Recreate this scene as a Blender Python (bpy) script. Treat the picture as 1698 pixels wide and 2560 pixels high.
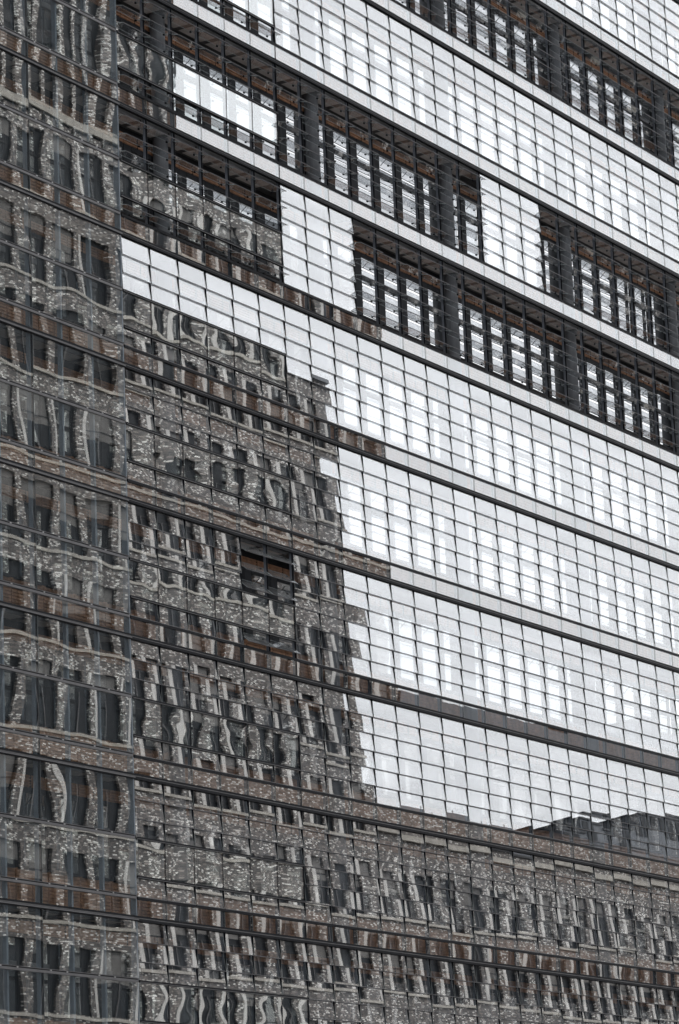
import bpy, math, random
from mathutils import Matrix, Vector

random.seed(11)
R = math.radians
sc = bpy.context.scene
for o in list(bpy.data.objects):
    bpy.data.objects.remove(o)
COL = sc.collection

# ------------------------------------------------------------------ camera, sky, sun, exposure
GROUND = -40.0                       # level of the street; storey line k lies at z = -k * SH - GROUND
SH, WD = 3.6, 1.33149926             # storey height, width of one facade column (metres)
YAW, PIT, ROL = 1.02890740, 0.230044952, -0.0384474719
CAM = Vector((-69.5253708, -48.2206755, -38.3281317 - GROUND))
FPX, PW, PH = 8426.40889, 1698.0, 2560.0

def cam_axes():
    cy, sy, cp, sp = math.cos(YAW), math.sin(YAW), math.cos(PIT), math.sin(PIT)
    f = Vector((sy * cp, cy * cp, sp)); r = Vector((cy, -sy, 0)); u = r.cross(f)
    cr, sr = math.cos(ROL), math.sin(ROL)
    return cr * r + sr * u, -sr * r + cr * u, f
CR, CU, CF = cam_axes()
cam = bpy.data.cameras.new('camera')
cam_o = bpy.data.objects.new('camera', cam)
COL.objects.link(cam_o)
cam.sensor_fit = 'HORIZONTAL'
cam.sensor_width = 36
cam.lens = FPX / PW * 36
cam.clip_start, cam.clip_end = 1.0, 3000
cam_o.matrix_world = Matrix(((CR.x, CU.x, -CF.x, CAM.x), (CR.y, CU.y, -CF.y, CAM.y), (CR.z, CU.z, -CF.z, CAM.z), (0, 0, 0, 1)))
sc.camera = cam_o

def px(x, y, z):
    d = Vector((x, y, z)) - CAM
    w = d.dot(CF)
    return PW / 2 + FPX * d.dot(CR) / w, PH / 2 - FPX * d.dot(CU) / w

SUN_EL, SUN_AZ = R(40), R(58)       # azimuth measured from +Y towards +X
sun_dir = Vector((math.sin(SUN_AZ) * math.cos(SUN_EL), math.cos(SUN_AZ) * math.cos(SUN_EL), math.sin(SUN_EL)))
world = bpy.data.worlds.new('World')
sc.world = world
world.use_nodes = True
nt = world.node_tree
N, L = nt.nodes, nt.links
bg = N['Background']
sky = N.new('ShaderNodeTexSky')
sky.sky_type = 'NISHITA'
sky.sun_disc = False
sky.sun_elevation = SUN_EL
sky.sun_rotation = SUN_AZ
sky.air_density, sky.dust_density = 1.2, 3.0
tc = N.new('ShaderNodeTexCoord')
mp = N.new('ShaderNodeMapping'); mp.inputs['Scale'].default_value = (1.0, 1.0, 2.6)
L.new(tc.outputs['Generated'], mp.inputs['Vector'])
no = N.new('ShaderNodeTexNoise'); no.inputs['Scale'].default_value = 2.2; no.inputs['Detail'].default_value = 2
L.new(mp.outputs[0], no.inputs['Vector'])
cr = N.new('ShaderNodeMapRange')
cr.inputs[1].default_value, cr.inputs[2].default_value = 0.3, 0.7
cr.inputs[3].default_value, cr.inputs[4].default_value = 11.6, 14.0
L.new(no.outputs['Fac'], cr.inputs[0])
dot = N.new('ShaderNodeVectorMath'); dot.operation = 'DOT_PRODUCT'
L.new(tc.outputs['Generated'], dot.inputs[0]); dot.inputs[1].default_value = sun_dir
sr = N.new('ShaderNodeMapRange')                                 # cloud deck is brighter around the hidden sun
sr.inputs[1].default_value, sr.inputs[2].default_value = 0.3, 1.0
sr.inputs[3].default_value, sr.inputs[4].default_value = 0.98, 2.65
L.new(dot.outputs['Value'], sr.inputs[0])
mu = N.new('ShaderNodeMath'); mu.operation = 'MULTIPLY'
L.new(cr.outputs[0], mu.inputs[0]); L.new(sr.outputs[0], mu.inputs[1])
cc = N.new('ShaderNodeVectorMath'); cc.operation = 'SCALE'
cc.inputs[0].default_value = (0.975, 0.99, 1.015)
L.new(mu.outputs[0], cc.inputs['Scale'])
mx = N.new('ShaderNodeMixRGB'); mx.inputs['Fac'].default_value = 0.92
L.new(sky.outputs[0], mx.inputs[1]); L.new(cc.outputs[0], mx.inputs[2])
L.new(mx.outputs[0], bg.inputs['Color'])
bg.inputs['Strength'].default_value = 0.1

sd = bpy.data.lights.new('sun', 'SUN')
sd.energy = 1.5; sd.angle = R(12); sd.color = (1.0, 0.96, 0.9)
so = bpy.data.objects.new('sun', sd); COL.objects.link(so)
so.rotation_euler = sun_dir.to_track_quat('Z', 'Y').to_euler()

sc.view_settings.view_transform = 'Standard'
sc.view_settings.look = 'None'
sc.view_settings.exposure = 0.0
sc.view_settings.gamma = 1.0
sc.view_settings.use_curve_mapping = False
sc.cycles.max_bounces = 14
sc.cycles.glossy_bounces = 6
sc.cycles.transparent_max_bounces = 16
sc.cycles.diffuse_bounces = 3
sc.cycles.sample_clamp_indirect = 6

# ------------------------------------------------------------------ materials
def mat(name, color, rough=0.6, metal=0.0, var=0.0, vscale=3.0, spec=0.4):
    m = bpy.data.materials.new(name); m.use_nodes = True
    n, l = m.node_tree.nodes, m.node_tree.links
    b = n['Principled BSDF']
    b.inputs['Roughness'].default_value = rough
    b.inputs['Metallic'].default_value = metal
    b.inputs['Specular IOR Level'].default_value = spec
    b.inputs['Base Color'].default_value = (*color, 1)
    if var:
        g = n.new('ShaderNodeNewGeometry')
        t = n.new('ShaderNodeTexNoise'); t.inputs['Scale'].default_value = vscale; t.inputs['Detail'].default_value = 6
        l.new(g.outputs['Position'], t.inputs['Vector'])
        r = n.new('ShaderNodeMapRange'); r.inputs[1].default_value, r.inputs[2].default_value = 0.3, 0.7
        r.inputs[3].default_value, r.inputs[4].default_value = 1 - var, 1 + var
        l.new(t.outputs['Fac'], r.inputs[0])
        s = n.new('ShaderNodeVectorMath'); s.operation = 'SCALE'; s.inputs[0].default_value = color
        l.new(r.outputs[0], s.inputs['Scale']); l.new(s.outputs[0], b.inputs['Base Color'])
    return m

def glass(name, refl, tint, wave, wscale, stretch=(1, 1, 1), rough=0.0, dirt=0.0, body=None, cell=None):
    """Coated float glass: a mirror share, the rest passes (or meets a dark body); the surface is slightly wavy."""
    m = bpy.data.materials.new(name); m.use_nodes = True
    n, l = m.node_tree.nodes, m.node_tree.links
    n.remove(n['Principled BSDF'])
    out = n['Material Output']
    g = n.new('ShaderNodeNewGeometry'); oi = n.new('ShaderNodeObjectInfo')
    mpn = n.new('ShaderNodeMapping'); mpn.inputs['Scale'].default_value = stretch
    sh = n.new('ShaderNodeVectorMath'); sh.operation = 'ADD'
    sc2 = n.new('ShaderNodeMath'); sc2.operation = 'MULTIPLY'; sc2.inputs[1].default_value = 57.0
    l.new(oi.outputs['Random'], sc2.inputs[0])
    l.new(g.outputs['Position'], sh.inputs[0]); l.new(sc2.outputs[0], sh.inputs[1])
    l.new(sh.outputs[0], mpn.inputs['Vector'])
    t = n.new('ShaderNodeTexNoise'); t.inputs['Scale'].default_value = wscale; t.inputs['Detail'].default_value = 0.0
    l.new(mpn.outputs[0], t.inputs['Vector'])
    sub = n.new('ShaderNodeVectorMath'); sub.operation = 'SUBTRACT'; sub.inputs[1].default_value = (0.5, 0.5, 0.5)
    l.new(t.outputs['Color'], sub.inputs[0])
    scl = n.new('ShaderNodeVectorMath'); scl.operation = 'MULTIPLY'; scl.inputs[1].default_value = (wave, wave, wave * 0.5)
    l.new(sub.outputs[0], scl.inputs[0])
    add = n.new('ShaderNodeVectorMath'); add.operation = 'ADD'
    l.new(g.outputs['Normal'], add.inputs[0]); l.new(scl.outputs[0], add.inputs[1])
    nor = n.new('ShaderNodeVectorMath'); nor.operation = 'NORMALIZE'
    l.new(add.outputs[0], nor.inputs[0])
    gl = n.new('ShaderNodeBsdfGlossy'); gl.inputs['Roughness'].default_value = rough
    gl.inputs['Color'].default_value = (0.99, 0.993, 1.0, 1)
    l.new(nor.outputs[0], gl.inputs['Normal'])
    if body is None:
        tr = n.new('ShaderNodeBsdfTransparent'); tr.inputs['Color'].default_value = (*tint, 1)
    else:
        tr = n.new('ShaderNodeBsdfDiffuse'); tr.inputs['Color'].default_value = (*body, 1)
    ms = n.new('ShaderNodeMixShader'); ms.inputs['Fac'].default_value = refl
    if cell:
        dv = n.new('ShaderNodeVectorMath'); dv.operation = 'DIVIDE'; dv.inputs[1].default_value = (cell[0], 1e6, cell[1])
        l.new(g.outputs['Position'], dv.inputs[0])
        fl = n.new('ShaderNodeVectorMath'); fl.operation = 'FLOOR'; l.new(dv.outputs[0], fl.inputs[0])
        wn = n.new('ShaderNodeTexWhiteNoise'); l.new(fl.outputs[0], wn.inputs['Vector'])
        vr = n.new('ShaderNodeMapRange'); vr.inputs[3].default_value, vr.inputs[4].default_value = refl * 0.88, refl * 1.08
        l.new(wn.outputs['Value'], vr.inputs[0]); l.new(vr.outputs[0], ms.inputs['Fac'])
    l.new(tr.outputs[0], ms.inputs[1]); l.new(gl.outputs[0], ms.inputs[2])
    last = ms
    if dirt:
        df = n.new('ShaderNodeBsdfDiffuse'); df.inputs['Color'].default_value = (0.55, 0.56, 0.56, 1)
        dn = n.new('ShaderNodeTexNoise'); dn.inputs['Scale'].default_value = 2.2; dn.inputs['Detail'].default_value = 5
        l.new(sh.outputs[0], dn.inputs['Vector'])
        dr = n.new('ShaderNodeMapRange'); dr.inputs[1].default_value, dr.inputs[2].default_value = 0.3, 0.8
        dr.inputs[3].default_value, dr.inputs[4].default_value = 0.2 * dirt, dirt
        l.new(dn.outputs['Fac'], dr.inputs[0])
        m2 = n.new('ShaderNodeMixShader')
        l.new(dr.outputs[0], m2.inputs['Fac']); l.new(ms.outputs[0], m2.inputs[1]); l.new(df.outputs[0], m2.inputs[2])
        last = m2
    l.new(last.outputs[0], out.inputs['Surface'])
    return m

def brick_mat(name, bw=0.18, bh=0.085, glint=0.9, shift=0.0):
    m = bpy.data.materials.new(name); m.use_nodes = True
    n, l = m.node_tree.nodes, m.node_tree.links
    b = n['Principled BSDF']
    g = n.new('ShaderNodeNewGeometry')
    sx = n.new('ShaderNodeSeparateXYZ'); l.new(g.outputs['Position'], sx.inputs[0])
    ad = n.new('ShaderNodeMath'); ad.operation = 'ADD'
    l.new(sx.outputs['X'], ad.inputs[0]); l.new(sx.outputs['Y'], ad.inputs[1])
    cb = n.new('ShaderNodeCombineXYZ'); l.new(ad.outputs[0], cb.inputs['X']); l.new(sx.outputs['Z'], cb.inputs['Y'])
    bt = n.new('ShaderNodeTexBrick')
    bt.inputs['Scale'].default_value = 1.0
    bt.inputs['Brick Width'].default_value = bw; bt.inputs['Row Height'].default_value = bh
    bt.inputs['Mortar Size'].default_value = 0.012; bt.inputs['Mortar Smooth'].default_value = 0.2
    bt.inputs['Color1'].default_value = (0.0, 0.0, 0.0, 1); bt.inputs['Color2'].default_value = (1, 1, 1, 1)
    bt.inputs['Mortar'].default_value = (0.3, 0.3, 0.3, 1)
    l.new(cb.outputs[0], bt.inputs['Vector'])
    cr = n.new('ShaderNodeValToRGB')
    e = cr.color_ramp.elements
    e[0].position, e[0].color = 0.0, (0.034, 0.03, 0.029, 1)
    e[1].position, e[1].color = 0.42, (0.1, 0.083, 0.074, 1)
    for p, c in ((0.62, (0.22, 0.185, 0.16, 1)), (0.78, (0.42, 0.37, 0.33, 1)), (glint, (0.95, 0.92, 0.86, 1))):  # last stop paints sky glints on glazed bricks into the base colour
        k = e.new(p); k.color = c
    sf = n.new('ShaderNodeMath'); sf.operation = 'ADD'; sf.inputs[1].default_value = shift
    l.new(bt.outputs['Color'], sf.inputs[0]); l.new(sf.outputs[0], cr.inputs['Fac'])
    mo = n.new('ShaderNodeMixRGB'); mo.inputs[2].default_value = (0.11, 0.098, 0.09, 1)
    l.new(bt.outputs['Fac'], mo.inputs['Fac']); l.new(cr.outputs[0], mo.inputs[1])
    ns = n.new('ShaderNodeTexNoise'); ns.inputs['Scale'].default_value = 0.6; ns.inputs['Detail'].default_value = 6
    l.new(g.outputs['Position'], ns.inputs['Vector'])
    rr = n.new('ShaderNodeMapRange'); rr.inputs[1].default_value, rr.inputs[2].default_value = 0.3, 0.7
    rr.inputs[3].default_value, rr.inputs[4].default_value = 0.75, 1.2
    l.new(ns.outputs['Fac'], rr.inputs[0])
    s = n.new('ShaderNodeVectorMath'); s.operation = 'SCALE'
    l.new(mo.outputs[0], s.inputs[0]); l.new(rr.outputs[0], s.inputs['Scale'])
    l.new(s.outputs[0], b.inputs['Base Color'])
    b.inputs['Roughness'].default_value = 0.6
    return m

M = dict(
    dark=mat('dark_anodised_metal', (0.01, 0.0105, 0.013), 0.6, 0.0, 0.2, spec=0.12),
    rail=mat('grey_rail_metal', (0.13, 0.127, 0.13), 0.5, 0.1, 0.15, spec=0.3),
    mull=mat('grey_blue_mullion_paint', (0.13, 0.14, 0.16), 0.45, 0.0, 0.15),
    mull_l=mat('pale_grey_blue_mullion_paint', (0.22, 0.25, 0.29), 0.45, 0.0, 0.15),
    edge=mat('ground_glass_edge', (0.3, 0.33, 0.33), 0.35, 0.0, 0.1),
    clip=mat('bright_steel_clip', (0.6, 0.6, 0.6), 0.3, 0.6),
    wood=mat('terracotta_slat', (0.38, 0.2, 0.115), 0.6, 0.0, 0.3, 6),
    soffit=mat('soffit_sheet', (0.62, 0.57, 0.53), 0.7, 0.0, 0.12),
    column=mat('column_paint', (0.14, 0.145, 0.155), 0.4, 0.0, 0.15, 1.5),
    frame=mat('window_frame_dark', (0.022, 0.023, 0.027), 0.5, 0.0, 0.2, spec=0.2),
    inner=mat('inner_wall_dark', (0.02, 0.02, 0.022), 0.8, 0.0, 0.2),
    slab=mat('slab_concrete', (0.12, 0.115, 0.11), 0.8, 0.0, 0.2),
    louver=glass('louver_glass', 0.245, (0.955, 0.97, 0.98), 0.0009, 1.4, dirt=0.006, cell=(1.33149926, 0.1368 * 3.6)),
    spandrel=glass('spandrel_glass', 0.215, (0.93, 0.95, 0.96), 0.0022, 1.8, dirt=0.008),
    blade=glass('open_louver_glass', 0.2, (0.92, 0.93, 0.94), 0.002, 2.6, dirt=0.12),
    vision=glass('vision_glass', 0.27, (0.93, 0.96, 0.96), 0.006, 1.5, (1, 1, 1.4)),
    wide=glass('wide_pane_glass', 0.205, (0.94, 0.965, 0.965), 0.008, 0.66, (1.3, 1, 0.8), dirt=0.006),
    pane=glass('inner_window_glass', 0.62, None, 0.003, 1.5, body=(0.02, 0.024, 0.026)),
    brick=brick_mat('dark_fired_brick'),
    lit_brick=brick_mat('skylit_fired_brick', shift=0.2),  # same brick, lightened to paint in the skylight on the slender piers
    stone=mat('pale_stone_trim', (0.5, 0.465, 0.41), 0.7, 0.0, 0.2, 2),
    rdark=mat('dark_window_glass', (0.018, 0.021, 0.025), 0.4, 0.0, 0.4, 0.7, 0.08),
    jamb=mat('pale_jamb_panel', (0.7, 0.67, 0.63), 0.6, 0.0, 0.12, 1),
    blind=mat('window_blind', (0.2, 0.19, 0.18), 0.8, 0.0, 0.15, 3),
    roofg=mat('dark_roof_cladding', (0.1, 0.11, 0.125), 0.45, 0.2, 0.3, 0.4),
    asphalt=mat('asphalt', (0.05, 0.05, 0.052), 0.9, 0.0, 0.2, 1.0),
    paving=mat('paving', (0.25, 0.24, 0.23), 0.85, 0.0, 0.2, 1.0),
)

# ------------------------------------------------------------------ mesh helpers
class MB:
    def __init__(s): s.v, s.f, s.m, s.mats = [], [], [], []
    def mi(s, k):
        if k not in s.mats: s.mats.append(k)
        return s.mats.index(k)
    def hexa(s, p, k, faces=None):
        """p: 8 points, bottom ring 0-3 then top ring 4-7; faces may give another material per face."""
        b = len(s.v); s.v += [tuple(q) for q in p]
        for i, q in enumerate(((0, 3, 2, 1), (4, 5, 6, 7), (0, 1, 5, 4), (1, 2, 6, 5), (2, 3, 7, 6), (3, 0, 4, 7))):
            s.f.append(tuple(b + t for t in q)); s.m.append(s.mi(faces.get(i, k) if faces else k))
    def box(s, x0, x1, y0, y1, z0, z1, k, faces=None):
        s.hexa([(x0, y0, z0), (x1, y0, z0), (x1, y1, z0), (x0, y1, z0), (x0, y0, z1), (x1, y0, z1), (x1, y1, z1), (x0, y1, z1)], k, faces)
    def cyl(s, x, y, z0, z1, r, k, n=20):
        b = len(s.v)
        for z in (z0, z1):
            for i in range(n):
                a = 2 * math.pi * i / n; s.v.append((x + r * math.cos(a), y + r * math.sin(a), z))
        for i in range(n):
            j = (i + 1) % n
            s.f.append((b + i, b + j, b + n + j, b + n + i)); s.m.append(s.mi(k))
        s.f.append(tuple(b + n + i for i in range(n))); s.m.append(s.mi(k))
    def bar(s, a, c, r, k):
        a, c = Vector(a), Vector(c); d = (c - a).normalized()
        u = d.orthogonal().normalized() * r; w = d.cross(u).normalized() * r
        s.hexa([a - u - w, a + u - w, a + u + w, a - u + w, c - u - w, c + u - w, c + u + w, c - u + w], k)
    def add(s, o, mw):
        b = len(s.v); s.v += [tuple(mw @ Vector(q)) for q in o.v]
        for q, k in zip(o.f, o.m): s.f.append(tuple(b + t for t in q)); s.m.append(s.mi(o.mats[k]))
    def mesh(s, name):
        me = bpy.data.meshes.new(name); me.from_pydata(s.v, [], s.f)
        for k in s.mats: me.materials.append(M[k])
        me.polygons.foreach_set('material_index', s.m); me.update()
        return me

def link(name, me, parent=None, loc=(0, 0, 0), rot=(0, 0, 0)):
    o = bpy.data.objects.new(name, me); COL.objects.link(o)
    o.parent = parent; o.location = loc; o.rotation_euler = rot
    return o
def thing(name, label, cat, loc, group=None):
    o = bpy.data.objects.new(name, None); COL.objects.link(o)
    o.location = loc; o['label'] = label; o['category'] = cat
    if group: o['group'] = group
    return o
def struct(name, me):
    o = link(name, me); o['kind'] = 'structure'; return o

# ------------------------------------------------------------------ ground
g = MB(); g.box(-900, 900, -900, 900, -1.0, 0.0, 'asphalt'); struct('street', g.mesh('street'))
g = MB(); g.box(-60, 120, -4.0, -0.3, -0.5, 0.13, 'paving'); g.box(20, 170, -39.7, -35, -0.5, 0.13, 'paving')
struct('pavement', g.mesh('pavement'))

# ------------------------------------------------------------------ the glass office building
def zk(k): return -k * SH - GROUND
def ux(u): return u * WD
K0, K1 = -3, 9                      # storeys built
U0, U1 = -6, 29                     # columns built
ROW = [0.018, 0.160, 0.297, 0.434, 0.571, 0.708, 0.846]      # tops of the six louver rows and the lower bar, share of a storey
SP0, SP1 = 0.868, 0.984             # spandrel glass

def seen(u, k0, k1, y=0.0, margin=70):
    """Does column u between storey shares k0 and k1 fall inside the frame?"""
    q = [px(ux(a), y, zk(b)) for a in (u, u + 1) for b in (k0, k1)]
    xs, ys = [p[0] for p in q], [p[1] for p in q]
    return max(xs) > -margin and min(xs) < PW + margin and max(ys) > -margin and min(ys) < PH + margin

def is_open(u, k, r):
    """Which louver rows stand open: outer column u, storey k, row r."""
    if u < 0: return False
    if u < 6:
        if k == 0: return r == 5
        if k in (1, 2): return r in (0, 1, 2, 5)
        if k == 5: return u >= 4 and r != 3
        return False
    if k == -1: return True
    if k == 1: return u < 15 or u >= 18
    if k == 2: return u >= 9
    return False
def any_open(u, k): return u < 0 or any(is_open(u, k, r) for r in range(6))

B = thing('glass_office_building', 'long office building of glass louvers and mirror panes filling the view, some louvers tilted open', 'building', (0, 0, 0))

LH = (ROW[2] - ROW[1]) * SH          # pitch of louver rows
def louver_mb(w, h, open_=False):
    b = MB(); t = 0.006
    gk = 'blade' if open_ else 'louver'
    hw, hh = w / 2 - 0.02, h / 2
    tp = 0.0 if open_ else 0.085     # the clamp side runs in towards the pivot at the top
    b.hexa([(-hw, -t, -hh), (hw, -t, -hh), (hw, t, -hh), (-hw, t, -hh),
            (-hw, -t, hh), (hw - tp, -t, hh), (hw - tp, t, hh), (-hw, t, hh)], gk, {0: 'edge', 1: 'edge', 3: 'edge', 5: 'edge'})
    b.box(-hw, hw, -t - 0.003, t + 0.003, -hh - 0.009, -hh + 0.006, 'rail')      # bottom edge trim
    b.box(hw - tp - 0.03, hw - tp + 0.02, t, t + 0.04, hh - 0.05, hh - 0.01, 'dark')
    if open_:
        for s in (-1, 1):
            b.box(s * hw - 0.008, s * hw + 0.008, t, t + 0.02, -0.04, 0.04, 'dark')
            b.bar((s * (hw - 0.01), t, -0.12), (s * (hw - 0.01), 0.12, -0.05), 0.004, 'dark')
    return b
first_h = (ROW[1] - ROW[0]) * SH
closed_mb, closed_first = louver_mb(WD, LH + 0.016), louver_mb(WD, first_h + 0.008)
open_mb = louver_mb(WD, LH + 0.004, True)
cl_me, cf_me, op_me = closed_mb.mesh('louver'), closed_first.mesh('louver_top_row'), open_mb.mesh('open_louver')

closed, opened, panels = [], [], []
for k in range(K0, K1 + 1):
    for u in range(0, U1):
        for r in range(6):
            if u < 6 and r in (3, 4): continue
            if not seen(u, k + ROW[r], k + ROW[r + 1]): continue
            zc = zk(k + (ROW[r] + ROW[r + 1]) / 2)
            xc = ux(u + 0.5)
            q = [px(ux(a), 0, zk(k + b)) for a, b in ((u, ROW[r]), (u + 1, ROW[r]), (u + 1, ROW[r + 1]), (u, ROW[r + 1]))]
            area = abs(sum(q[i][0] * q[(i + 1) % 4][1] - q[(i + 1) % 4][0] * q[i][1] for i in range(4))) / 2
            cx, cy_ = sum(p[0] for p in q) / 4, sum(p[1] for p in q) / 4
            if not (0 < cx < PW and 0 < cy_ < PH): area *= 0.2
            if is_open(u, k, r):
                a = -50 if k == 5 else -77
                opened.append((area, (xc, 0.03, zc), (R(a + random.gauss(0, 1.5)), 0, 0)))
            else:
                closed.append((area, r == 0, (xc, 0, zc), (R(-4.0 + random.gauss(0, 0.10)), 0, R(random.gauss(0, 0.085)))))
from mathutils import Euler
closed.sort(key=lambda t: -t[0]); opened.sort(key=lambda t: -t[0])
for i, (a, f, loc, rot) in enumerate(closed[:300]):
    link('louver', cf_me if f else cl_me, B, loc, rot)
rest = MB()
for a, f, loc, rot in closed[300:]:
    rest.add(closed_first if f else closed_mb, Matrix.Translation(loc) @ Euler(rot).to_matrix().to_4x4())
o = link('louver_field', rest.mesh('louver_field'), B); o['kind'] = 'stuff'
for a, loc, rot in opened[:300]:
    link('open_louver', op_me, B, loc, rot)
if len(opened) > 300:
    rest = MB()
    for a, loc, rot in opened[300:]:
        rest.add(open_mb, Matrix.Translation(loc) @ Euler(rot).to_matrix().to_4x4())
    o = link('open_louver_field', rest.mesh('open_louver_field'), B); o['kind'] = 'stuff'

# spandrel panes, one per column (three columns wide in the flush bay to the left)
def flat_mb(w, h, k, t=0.007):
    b = MB(); b.box(-w / 2 + 0.008, w / 2 - 0.008, -t, t, -h / 2, h / 2, k, {0: 'edge', 1: 'edge', 3: 'edge', 5: 'edge'})
    return b
sp_me = flat_mb(WD, (SP1 - SP0) * SH, 'spandrel').mesh('spandrel_panel')
spw_me = flat_mb(3 * WD, (SP1 - SP0) * SH, 'wide').mesh('wide_spandrel_panel')
vi_h = (ROW[5] - ROW[3]) * SH - 0.07
vi_me = flat_mb(WD, vi_h, 'vision').mesh('vision_pane')
wp = [(0.018, 0.418), (0.442, 0.834)]
wp_me = [flat_mb(3 * WD, (b - a) * SH, 'wide').mesh('wide_pane') for a, b in wp]
for k in range(K0, K1 + 1):
    for u in range(0, U1):
        if seen(u, k + SP0, k + SP1):
            link('spandrel_panel', sp_me, B, (ux(u + 0.5), 0, zk(k + (SP0 + SP1) / 2)), (R(random.gauss(0, 0.02)), 0, R(random.gauss(0, 0.04))))
        if u < 6 and seen(u, k + ROW[3], k + ROW[5]):
            link('vision_pane', vi_me, B, (ux(u + 0.5), 0.012, zk(k + (ROW[3] + ROW[5]) / 2)), (R(random.gauss(0, 0.1)), 0, R(random.gauss(0, 0.1))))
    for u in (-6, -3):
        if seen(u, k, k + 1, margin=300):
            for (a, b), me in zip(wp, wp_me):
                link('wide_pane', me, B, (ux(u + 1.5), -0.01, zk(k + (a + b) / 2)), (R(random.gauss(0, 0.06)), 0, R(random.gauss(0, 0.06))))
            link('wide_spandrel_panel', spw_me, B, (ux(u + 1.5), -0.01, zk(k + (SP0 + SP1) / 2)))

# outer mullions
ztop, zbot = zk(K0), zk(K1 + 1)
for u in range(U0, U1 + 1):
    left = u < 0
    b = MB()
    if left:
        b.box(-0.035, 0.035, 0.05, 0.17, zbot, ztop, 'mull_l')
        if u in (-6, -3): b.box(-0.012, 0.012, -0.012, 0.05, zbot, ztop, 'dark')
    else:
        b.box(-0.028, 0.028, 0.045, 0.115, zbot, ztop, 'mull')
        b.box(-0.009, 0.009, 0.0, 0.045, zbot, ztop, 'dark')
        if u == 0: b.box(-0.05, -0.03, -0.02, 0.16, zbot, ztop, 'mull_l')
        if u == 6: b.box(-0.03, -0.008, -0.012, 0.04, zbot, ztop, 'dark')
    link('mullion', b.mesh('mullion'), B, (ux(u), 0, 0))

# storey ledges: a double metal line; bars under the louver rows; rails of the flush bay
XA, XB = ux(U0), ux(U1)
for k in range(K0, K1 + 2):
    z = zk(k)
    b = MB()
    b.box(XA, XB, -0.03, 0.06, z + 0.022, z + 0.066, 'dark')
    b.box(XA, XB, -0.02, 0.05, z - 0.01, z + 0.02, 'rail')
    b.box(XA, XB, -0.045, 0.06, z - 0.075, z - 0.012, 'dark')
    b.box(XA, 0, -0.055, -0.045, z - 0.05, z - 0.02, 'rail')
    link('storey_ledge', b.mesh('storey_ledge'), B)
    zz = zk(k + 0.857)
    b = MB()
    b.box(0.02, XB, -0.025, 0.05, zz - 0.04, zz + 0.034, 'dark')
    link('transom_bar', b.mesh('transom_bar'), B)
    for f in (0.434, 0.708):
        zz = zk(k + f)
        b = MB()
        b.box(0.02, ux(6) - 0.01, -0.03, 0.05, zz - 0.032, zz + 0.028, 'dark')
        b.box(0.02, ux(6) - 0.01, -0.034, -0.03, zz - 0.03, zz - 0.016, 'rail')
        link('transom_bar', b.mesh('transom_bar'), B)
    for f in (0.430, 0.851):
        zz = zk(k + f)
        b = MB()
        b.box(XA, -0.05, -0.035, 0.05, zz - 0.055, zz + 0.01, 'rail')
        b.box(XA, -0.05, -0.015, 0.05, zz + 0.01, zz + 0.036, 'dark')
        b.box(XA, -0.05, -0.04, -0.015, zz + 0.036, zz + 0.05, 'rail')
        for i in range(0, 19):
            x = XA + 0.25 + i * WD / 2 * 1.0
            if x < -0.3 and i % 3 != 2: b.box(x, x + 0.05, -0.038, -0.015, zz + 0.01, zz + 0.036, 'clip')
        link('glazing_rail', b.mesh('glazing_rail'), B)

# cavity: slabs, soffit panels, round columns, the inner wall with its windows and slatted panels
YI = 0.8
for k in range(K0, K1 + 2):
    b = MB(); b.box(XA, XB + 3, 0.19, YI + 0.3, zk(k) - 0.04, zk(k) + 0.05, 'slab')
    link('floor_slab', b.mesh('floor_slab'), B)
b = MB()
b.box(-WD / 2 + 0.04, WD / 2 - 0.04, 0.2, 0.76, -0.075, -0.042, 'soffit')
for x in (-WD / 2 + 0.03, WD / 2 - 0.08): b.box(x, x + 0.05, 0.195, 0.77, -0.1, -0.041, 'slab')
b.box(-WD / 2 + 0.08, WD / 2 - 0.08, 0.195, 0.23, -0.1, -0.041, 'rail')
so_me = b.mesh('soffit_panel')
for k in range(K0, K1 + 1):
    for u in range(U0, U1):
        if any_open(u, k) and seen(u, k, k + 0.3, margin=40):
            link('soffit_panel', so_me, B, (ux(u + 0.5), 0, zk(k)))
for u in range(-4, U1 + 4, 6):
    b = MB(); b.cyl(0, 0, zbot, ztop, 0.21, 'column', 24)
    link('column', b.mesh('column'), B, (ux(u + 0.12), 0.585, 0))

b = MB()                              # slatted box above a window
for i in range(4):
    z = 3.06 + i * 0.072
    b.box(-WD / 2 + 0.02, -0.012, YI - 0.03, YI, z, z + 0.05, 'wood')
    b.box(0.012, WD / 2 - 0.02, YI - 0.03, YI, z, z + 0.05, 'wood')
b.box(-WD / 2, WD / 2, YI, YI + 0.02, 3.03, 3.34, 'wood')
b.box(-0.012, 0.012, YI - 0.034, YI, 3.04, 3.34, 'dark')
sb_me = b.mesh('slatted_blind_box')
b = MB()                              # slatted parapet under a window
for i in range(10):
    z = 0.12 + i * 0.088
    b.box(-WD / 2 + 0.02, -0.015, YI - 0.03, YI, z, z + 0.06, 'wood')
    b.box(0.015, WD / 2 - 0.02, YI - 0.03, YI, z, z + 0.06, 'wood')
b.box(-WD / 2, WD / 2, YI, YI + 0.02, 0.06, 1.02, 'wood')
b.box(-WD / 2 + 0.1, WD / 2 - 0.1, YI - 0.12, YI - 0.03, 0.985, 1.02, 'frame')
pp_me = b.mesh('slatted_parapet')
b = MB()                              # window frame: deep dark post to the left, sash, transom, stays
wl, wr = -WD / 2 + 0.36, WD / 2 - 0.05
b.box(-WD / 2, wl, YI - 0.03, YI + 0.08, 1.02, 3.03, 'frame')
b.box(wr, WD / 2, YI - 0.02, YI + 0.08, 1.02, 3.03, 'frame')
b.box(wl, wr, YI - 0.04, YI + 0.06, 2.9, 3.03, 'frame')
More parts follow.
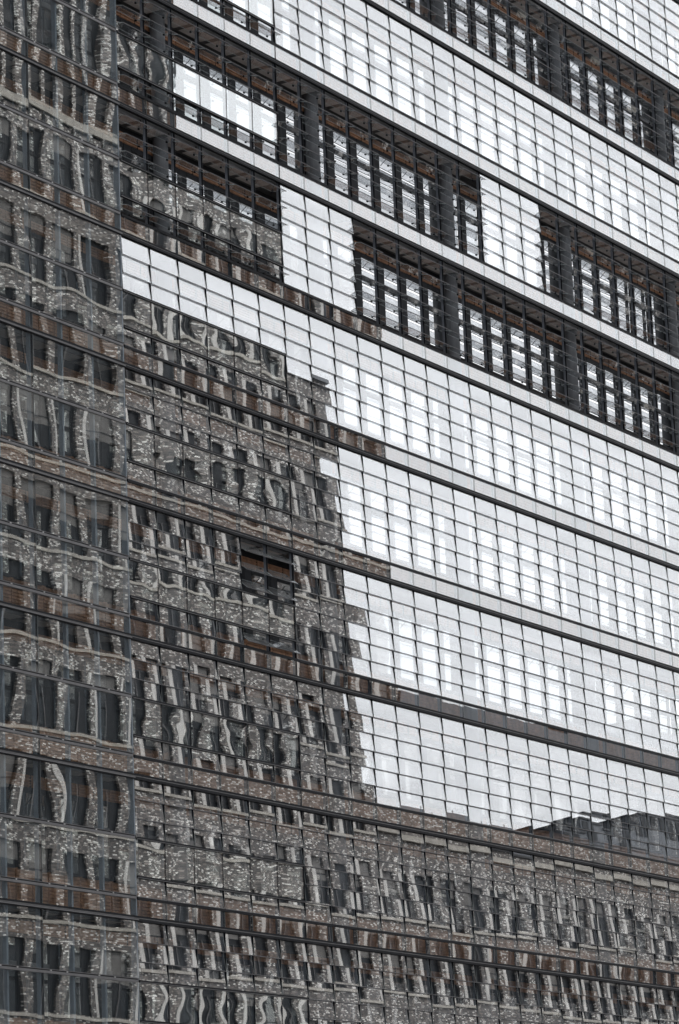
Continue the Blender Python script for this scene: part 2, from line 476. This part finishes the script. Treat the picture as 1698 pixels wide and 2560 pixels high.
b.box(wl, wr, YI - 0.04, YI + 0.06, 1.02, 1.08, 'frame')
b.box(wl, wr, YI - 0.05, YI + 0.06, 2.2, 2.34, 'rail')
b.bar((wl, YI - 0.05, 2.1), (wl + 0.4, YI - 0.25, 2.02), 0.008, 'frame')
b.bar((wl + 0.02, YI - 0.05, 2.55), (wl + 0.12, YI - 0.2, 2.75), 0.01, 'frame')
wf_me = b.mesh('inner_window')
b = MB(); b.box(wl, wr, YI - 0.01, YI + 0.005, 1.08, 2.9, 'pane'); wg_me = b.mesh('window_pane')
for k in range(K0, K1 + 1):
    for u in range(U0, U1 + 2):
        if not seen(u, k, k + 1, y=YI, margin=60): continue
        loc = (ux(u + 0.5), 0, zk(k + 1))
        w_ = link('inner_window', wf_me, B, loc)
        link('window_pane', wg_me, w_, (0, 0, 0), (R(random.gauss(0, 0.15)) , 0, R(random.gauss(0, 0.3))))
        link('slatted_blind_box', sb_me, B, loc)
        link('slatted_parapet', pp_me, B, loc)
b = MB()
b.box(XA, XB + 6, YI + 0.1, YI + 18, 0, ztop + 0.3, 'inner')
b.box(XA - 0.3, XA - 0.02, -0.02, YI + 18, 0, ztop + 0.3, 'mull')
b.box(XB + 6.0, XB + 6.3, -0.02, YI + 18, 0, ztop + 0.3, 'mull')
b.box(XA, XB + 6, 0.02, YI + 0.1, 0, zbot - 0.1, 'mull')
link('core_wall', b.mesh('core_wall'), B)
b = MB(); b.box(XA - 0.4, XB + 6.4, -0.1, YI + 18.2, ztop + 0.3, ztop + 0.7, 'rail')
link('roof', b.mesh('roof'), B)

# ------------------------------------------------------------------ the brick buildings across the street, seen mirrored in the glass
YF = -40.0                            # their street front (it faces +Y)
SILLS = [12.2 - 4.2 * i - GROUND for i in range(-8, 12)]
def window_mb(w, h, blind):
    b = MB(); q = w / 2
    b.box(-q, q, -0.18, -0.16, 0.0, h, 'rdark')
    b.box(-q, -q + 0.05, -0.16, -0.12, 0, h, 'frame'); b.box(q - 0.05, q, -0.16, -0.12, 0, h, 'frame')
    b.box(-q + 0.05, q - 0.05, -0.16, -0.13, h * 0.62, h * 0.62 + 0.06, 'frame')
    b.box(-0.03, 0.03, -0.158, -0.125, 0, h * 0.62, 'rail')
    if blind: b.box(-q + 0.05, q - 0.05, -0.158, -0.145, h * (1 - blind), h, 'blind')
    return b
def kind_of_window(pitch, w, h, jw):
    jb = MB(); jb.box(-w / 2 - jw, -w / 2 - 0.005, -0.1, 0.02, 0, h, 'jamb')
    return dict(pitch=pitch, w=w, h=h, me=[window_mb(w, h, bl).mesh('window') for bl in (0, 0, 0, 0.25, 0.5)], jamb=jb.mesh('jamb_panel'))
SMALL, LARGE = kind_of_window(1.95, 1.15, 2.5, 0.34), kind_of_window(2.5, 1.85, 3.1, 0.2)

def front(parent, x0, x1, z0, z1, kw, jambs=0.8):
    """Brick front with window openings between x0 and x1: spandrels, piers, windows, sills."""
    px_ = parent.location.x
    WP, WH, q = kw['pitch'], kw['h'], kw['w'] / 2
    n = int((x1 - x0 - 0.5) // WP)
    off = x0 + ((x1 - x0) - n * WP) / 2
    wall = MB()
    rows = sorted(s for s in SILLS if s > z0 + 0.2 and s + WH < z1 - 0.3)
    zs = z0
    for s in rows:
        wall.box(x0, x1, YF - 0.5, YF, zs, s, 'brick')
        zs = s + WH
        xs = x0
        for i in range(n):
            c = off + (i + 0.5) * WP
            wall.box(xs, c - q, YF - 0.5, YF - 0.002, s, zs, 'brick')
            xs = c + q
            link('window', random.choice(kw['me']), parent, (c - px_, YF, s))
            if random.random() < jambs:
                link('jamb_panel', kw['jamb'], parent, (c - px_, YF, s))
        wall.box(xs, x1, YF - 0.5, YF - 0.002, s, zs, 'brick')
        b = MB(); b.box(x0, x1, YF + 0.001, YF + 0.09, s - 0.19, s - 0.05, 'stone')
        link('sill_course', b.mesh('sill_course'), parent, (-px_, 0, 0))
    wall.box(x0, x1, YF - 0.5, YF, zs, z1, 'brick')
    wall.box(x0, x1, YF - 22, YF - 0.55, 0, z1 - 0.05, 'brick')
    link('brick_wall', wall.mesh('brick_wall'), parent, (-px_, 0, 0))

T = thing('brick_tower', 'tall dark brick tower mirrored across the lower left of the glass facade', 'building', (60, 0, 0))
TX0, TX1, TZ = 61.9, 82.25, 16.0 - GROUND
front(T, 59.5, TX1, -34.0 - GROUND, TZ, SMALL)
b = MB(); b.box(TX0 - 2.4, TX1 + 0.12, YF - 8, YF + 0.2, TZ, TZ + 0.22, 'roofg'); b.box(TX0 - 2.4, TX1 - 1.6, YF - 6, YF - 0.8, TZ + 0.28, TZ + 1.0, 'roofg')
link('cornice', b.mesh('cornice'), T, (-60, 0, 0))
# the taller part with slender piers
front(T, 44.0, 59.5, -34.0 - GROUND, 16.1 - GROUND, LARGE, 0.4)
b = MB(); b.box(44, 63.0, YF + 0.002, YF + 0.12, 16.2 - GROUND, 16.6 - GROUND, 'stone'); link('sill_course', b.mesh('sill_course'), T, (-60, 0, 0))
b = MB(); b.box(44, 62.8, YF - 20, YF - 0.15, 15.6 - GROUND, 44 - GROUND, 'rdark'); link('glazed_wall', b.mesh('glazed_wall'), T, (-60, 0, 0))
pm = MB(); pm.box(-0.19, 0.19, -0.14, 0, 15.6 - GROUND, 44 - GROUND, 'lit_brick'); pier_me = pm.mesh('brick_pier')
x = 44.4
while x < 62.8:
    link('brick_pier', pier_me, T, (x - 60, YF, 0)); x += 1.33
b = MB()
for s in SILLS:
    if 17 - GROUND < s < 43 - GROUND: b.box(44, 62.8, YF - 0.148, YF - 0.12, s - 0.5, s + 0.1, 'frame')
link('floor_band', b.mesh('floor_band'), T, (-60, 0, 0))
b = MB(); b.box(43.8, 63.1, YF - 20, YF + 0.3, 44 - GROUND, 44.6 - GROUND, 'roofg'); link('roof', b.mesh('roof'), T, (-60, 0, 0))
b = MB(); b.box(44, TX1, YF - 22, YF, 0, -34.0 - GROUND, 'brick'); link('base_wall', b.mesh('base_wall'), T, (-60, 0, 0))

Lo = thing('brick_block', 'low brick block mirrored along the bottom right of the glass facade', 'building', (100, 0, 0))
front(Lo, TX1 + 0.01, 132, -34 - GROUND, -8.0 - GROUND, SMALL)
b = MB(); b.box(TX1 + 0.4, 132, YF + 0.001, YF + 0.18, -8.75 - GROUND, -8.45 - GROUND, 'stone'); link('cornice', b.mesh('cornice'), Lo, (-100, 0, 0))
b = MB(); b.box(TX1 + 0.4, 132, YF - 18, YF + 0.1, -8.0 - GROUND, -7.85 - GROUND, 'frame'); b.box(TX1 + 0.4, 132, YF - 17, YF - 0.1, -7.85 - GROUND, -6.88 - GROUND, 'roofg'); link('roof', b.mesh('roof'), Lo, (-100, 0, 0))
b = MB(); b.box(TX1 + 0.01, 132, YF - 22, YF, 0, -34 - GROUND, 'brick'); link('base_wall', b.mesh('base_wall'), Lo, (-100, 0, 0))
b = MB()
for x0, x1, z1 in ((104.4, 107.6, -6.1), (107.61, 111.2, -5.1), (111.21, 114.6, -5.35), (114.61, 131, -4.2)):
    b.box(x0, x1, YF - 14, YF - 0.2, -6.95 - GROUND, z1 - GROUND, 'roofg')
    b.box(x0 - 0.1, x1 - 0.11, YF - 14.2, YF - 0.1, z1 - GROUND, z1 + 0.12 - GROUND, 'frame')
    n = int((x1 - x0) / 1.2)
    for i in range(n): b.box(x0 + 0.2 + i * 1.2, x0 + 1.1 + i * 1.2, YF - 0.2, YF - 0.16, max(z1 - 1.4, -6.9) - GROUND, z1 - 0.12 - GROUND, 'rdark')
    for i in range(3): b.box(x0 + 0.05, x1 - 0.05, YF - 0.2, YF - 0.14, -6.93 - GROUND + i * 0.2, -6.88 - GROUND + i * 0.2, 'rail')
for i in range(9): b.bar((88 + i * 1.9, YF - 0.4, -6.95 - GROUND), (88 + i * 1.9, YF - 0.4, -6.6 - GROUND), 0.02, 'rail')
link('roof_pavilion', b.mesh('roof_pavilion'), Lo, (-100, 0, 0))
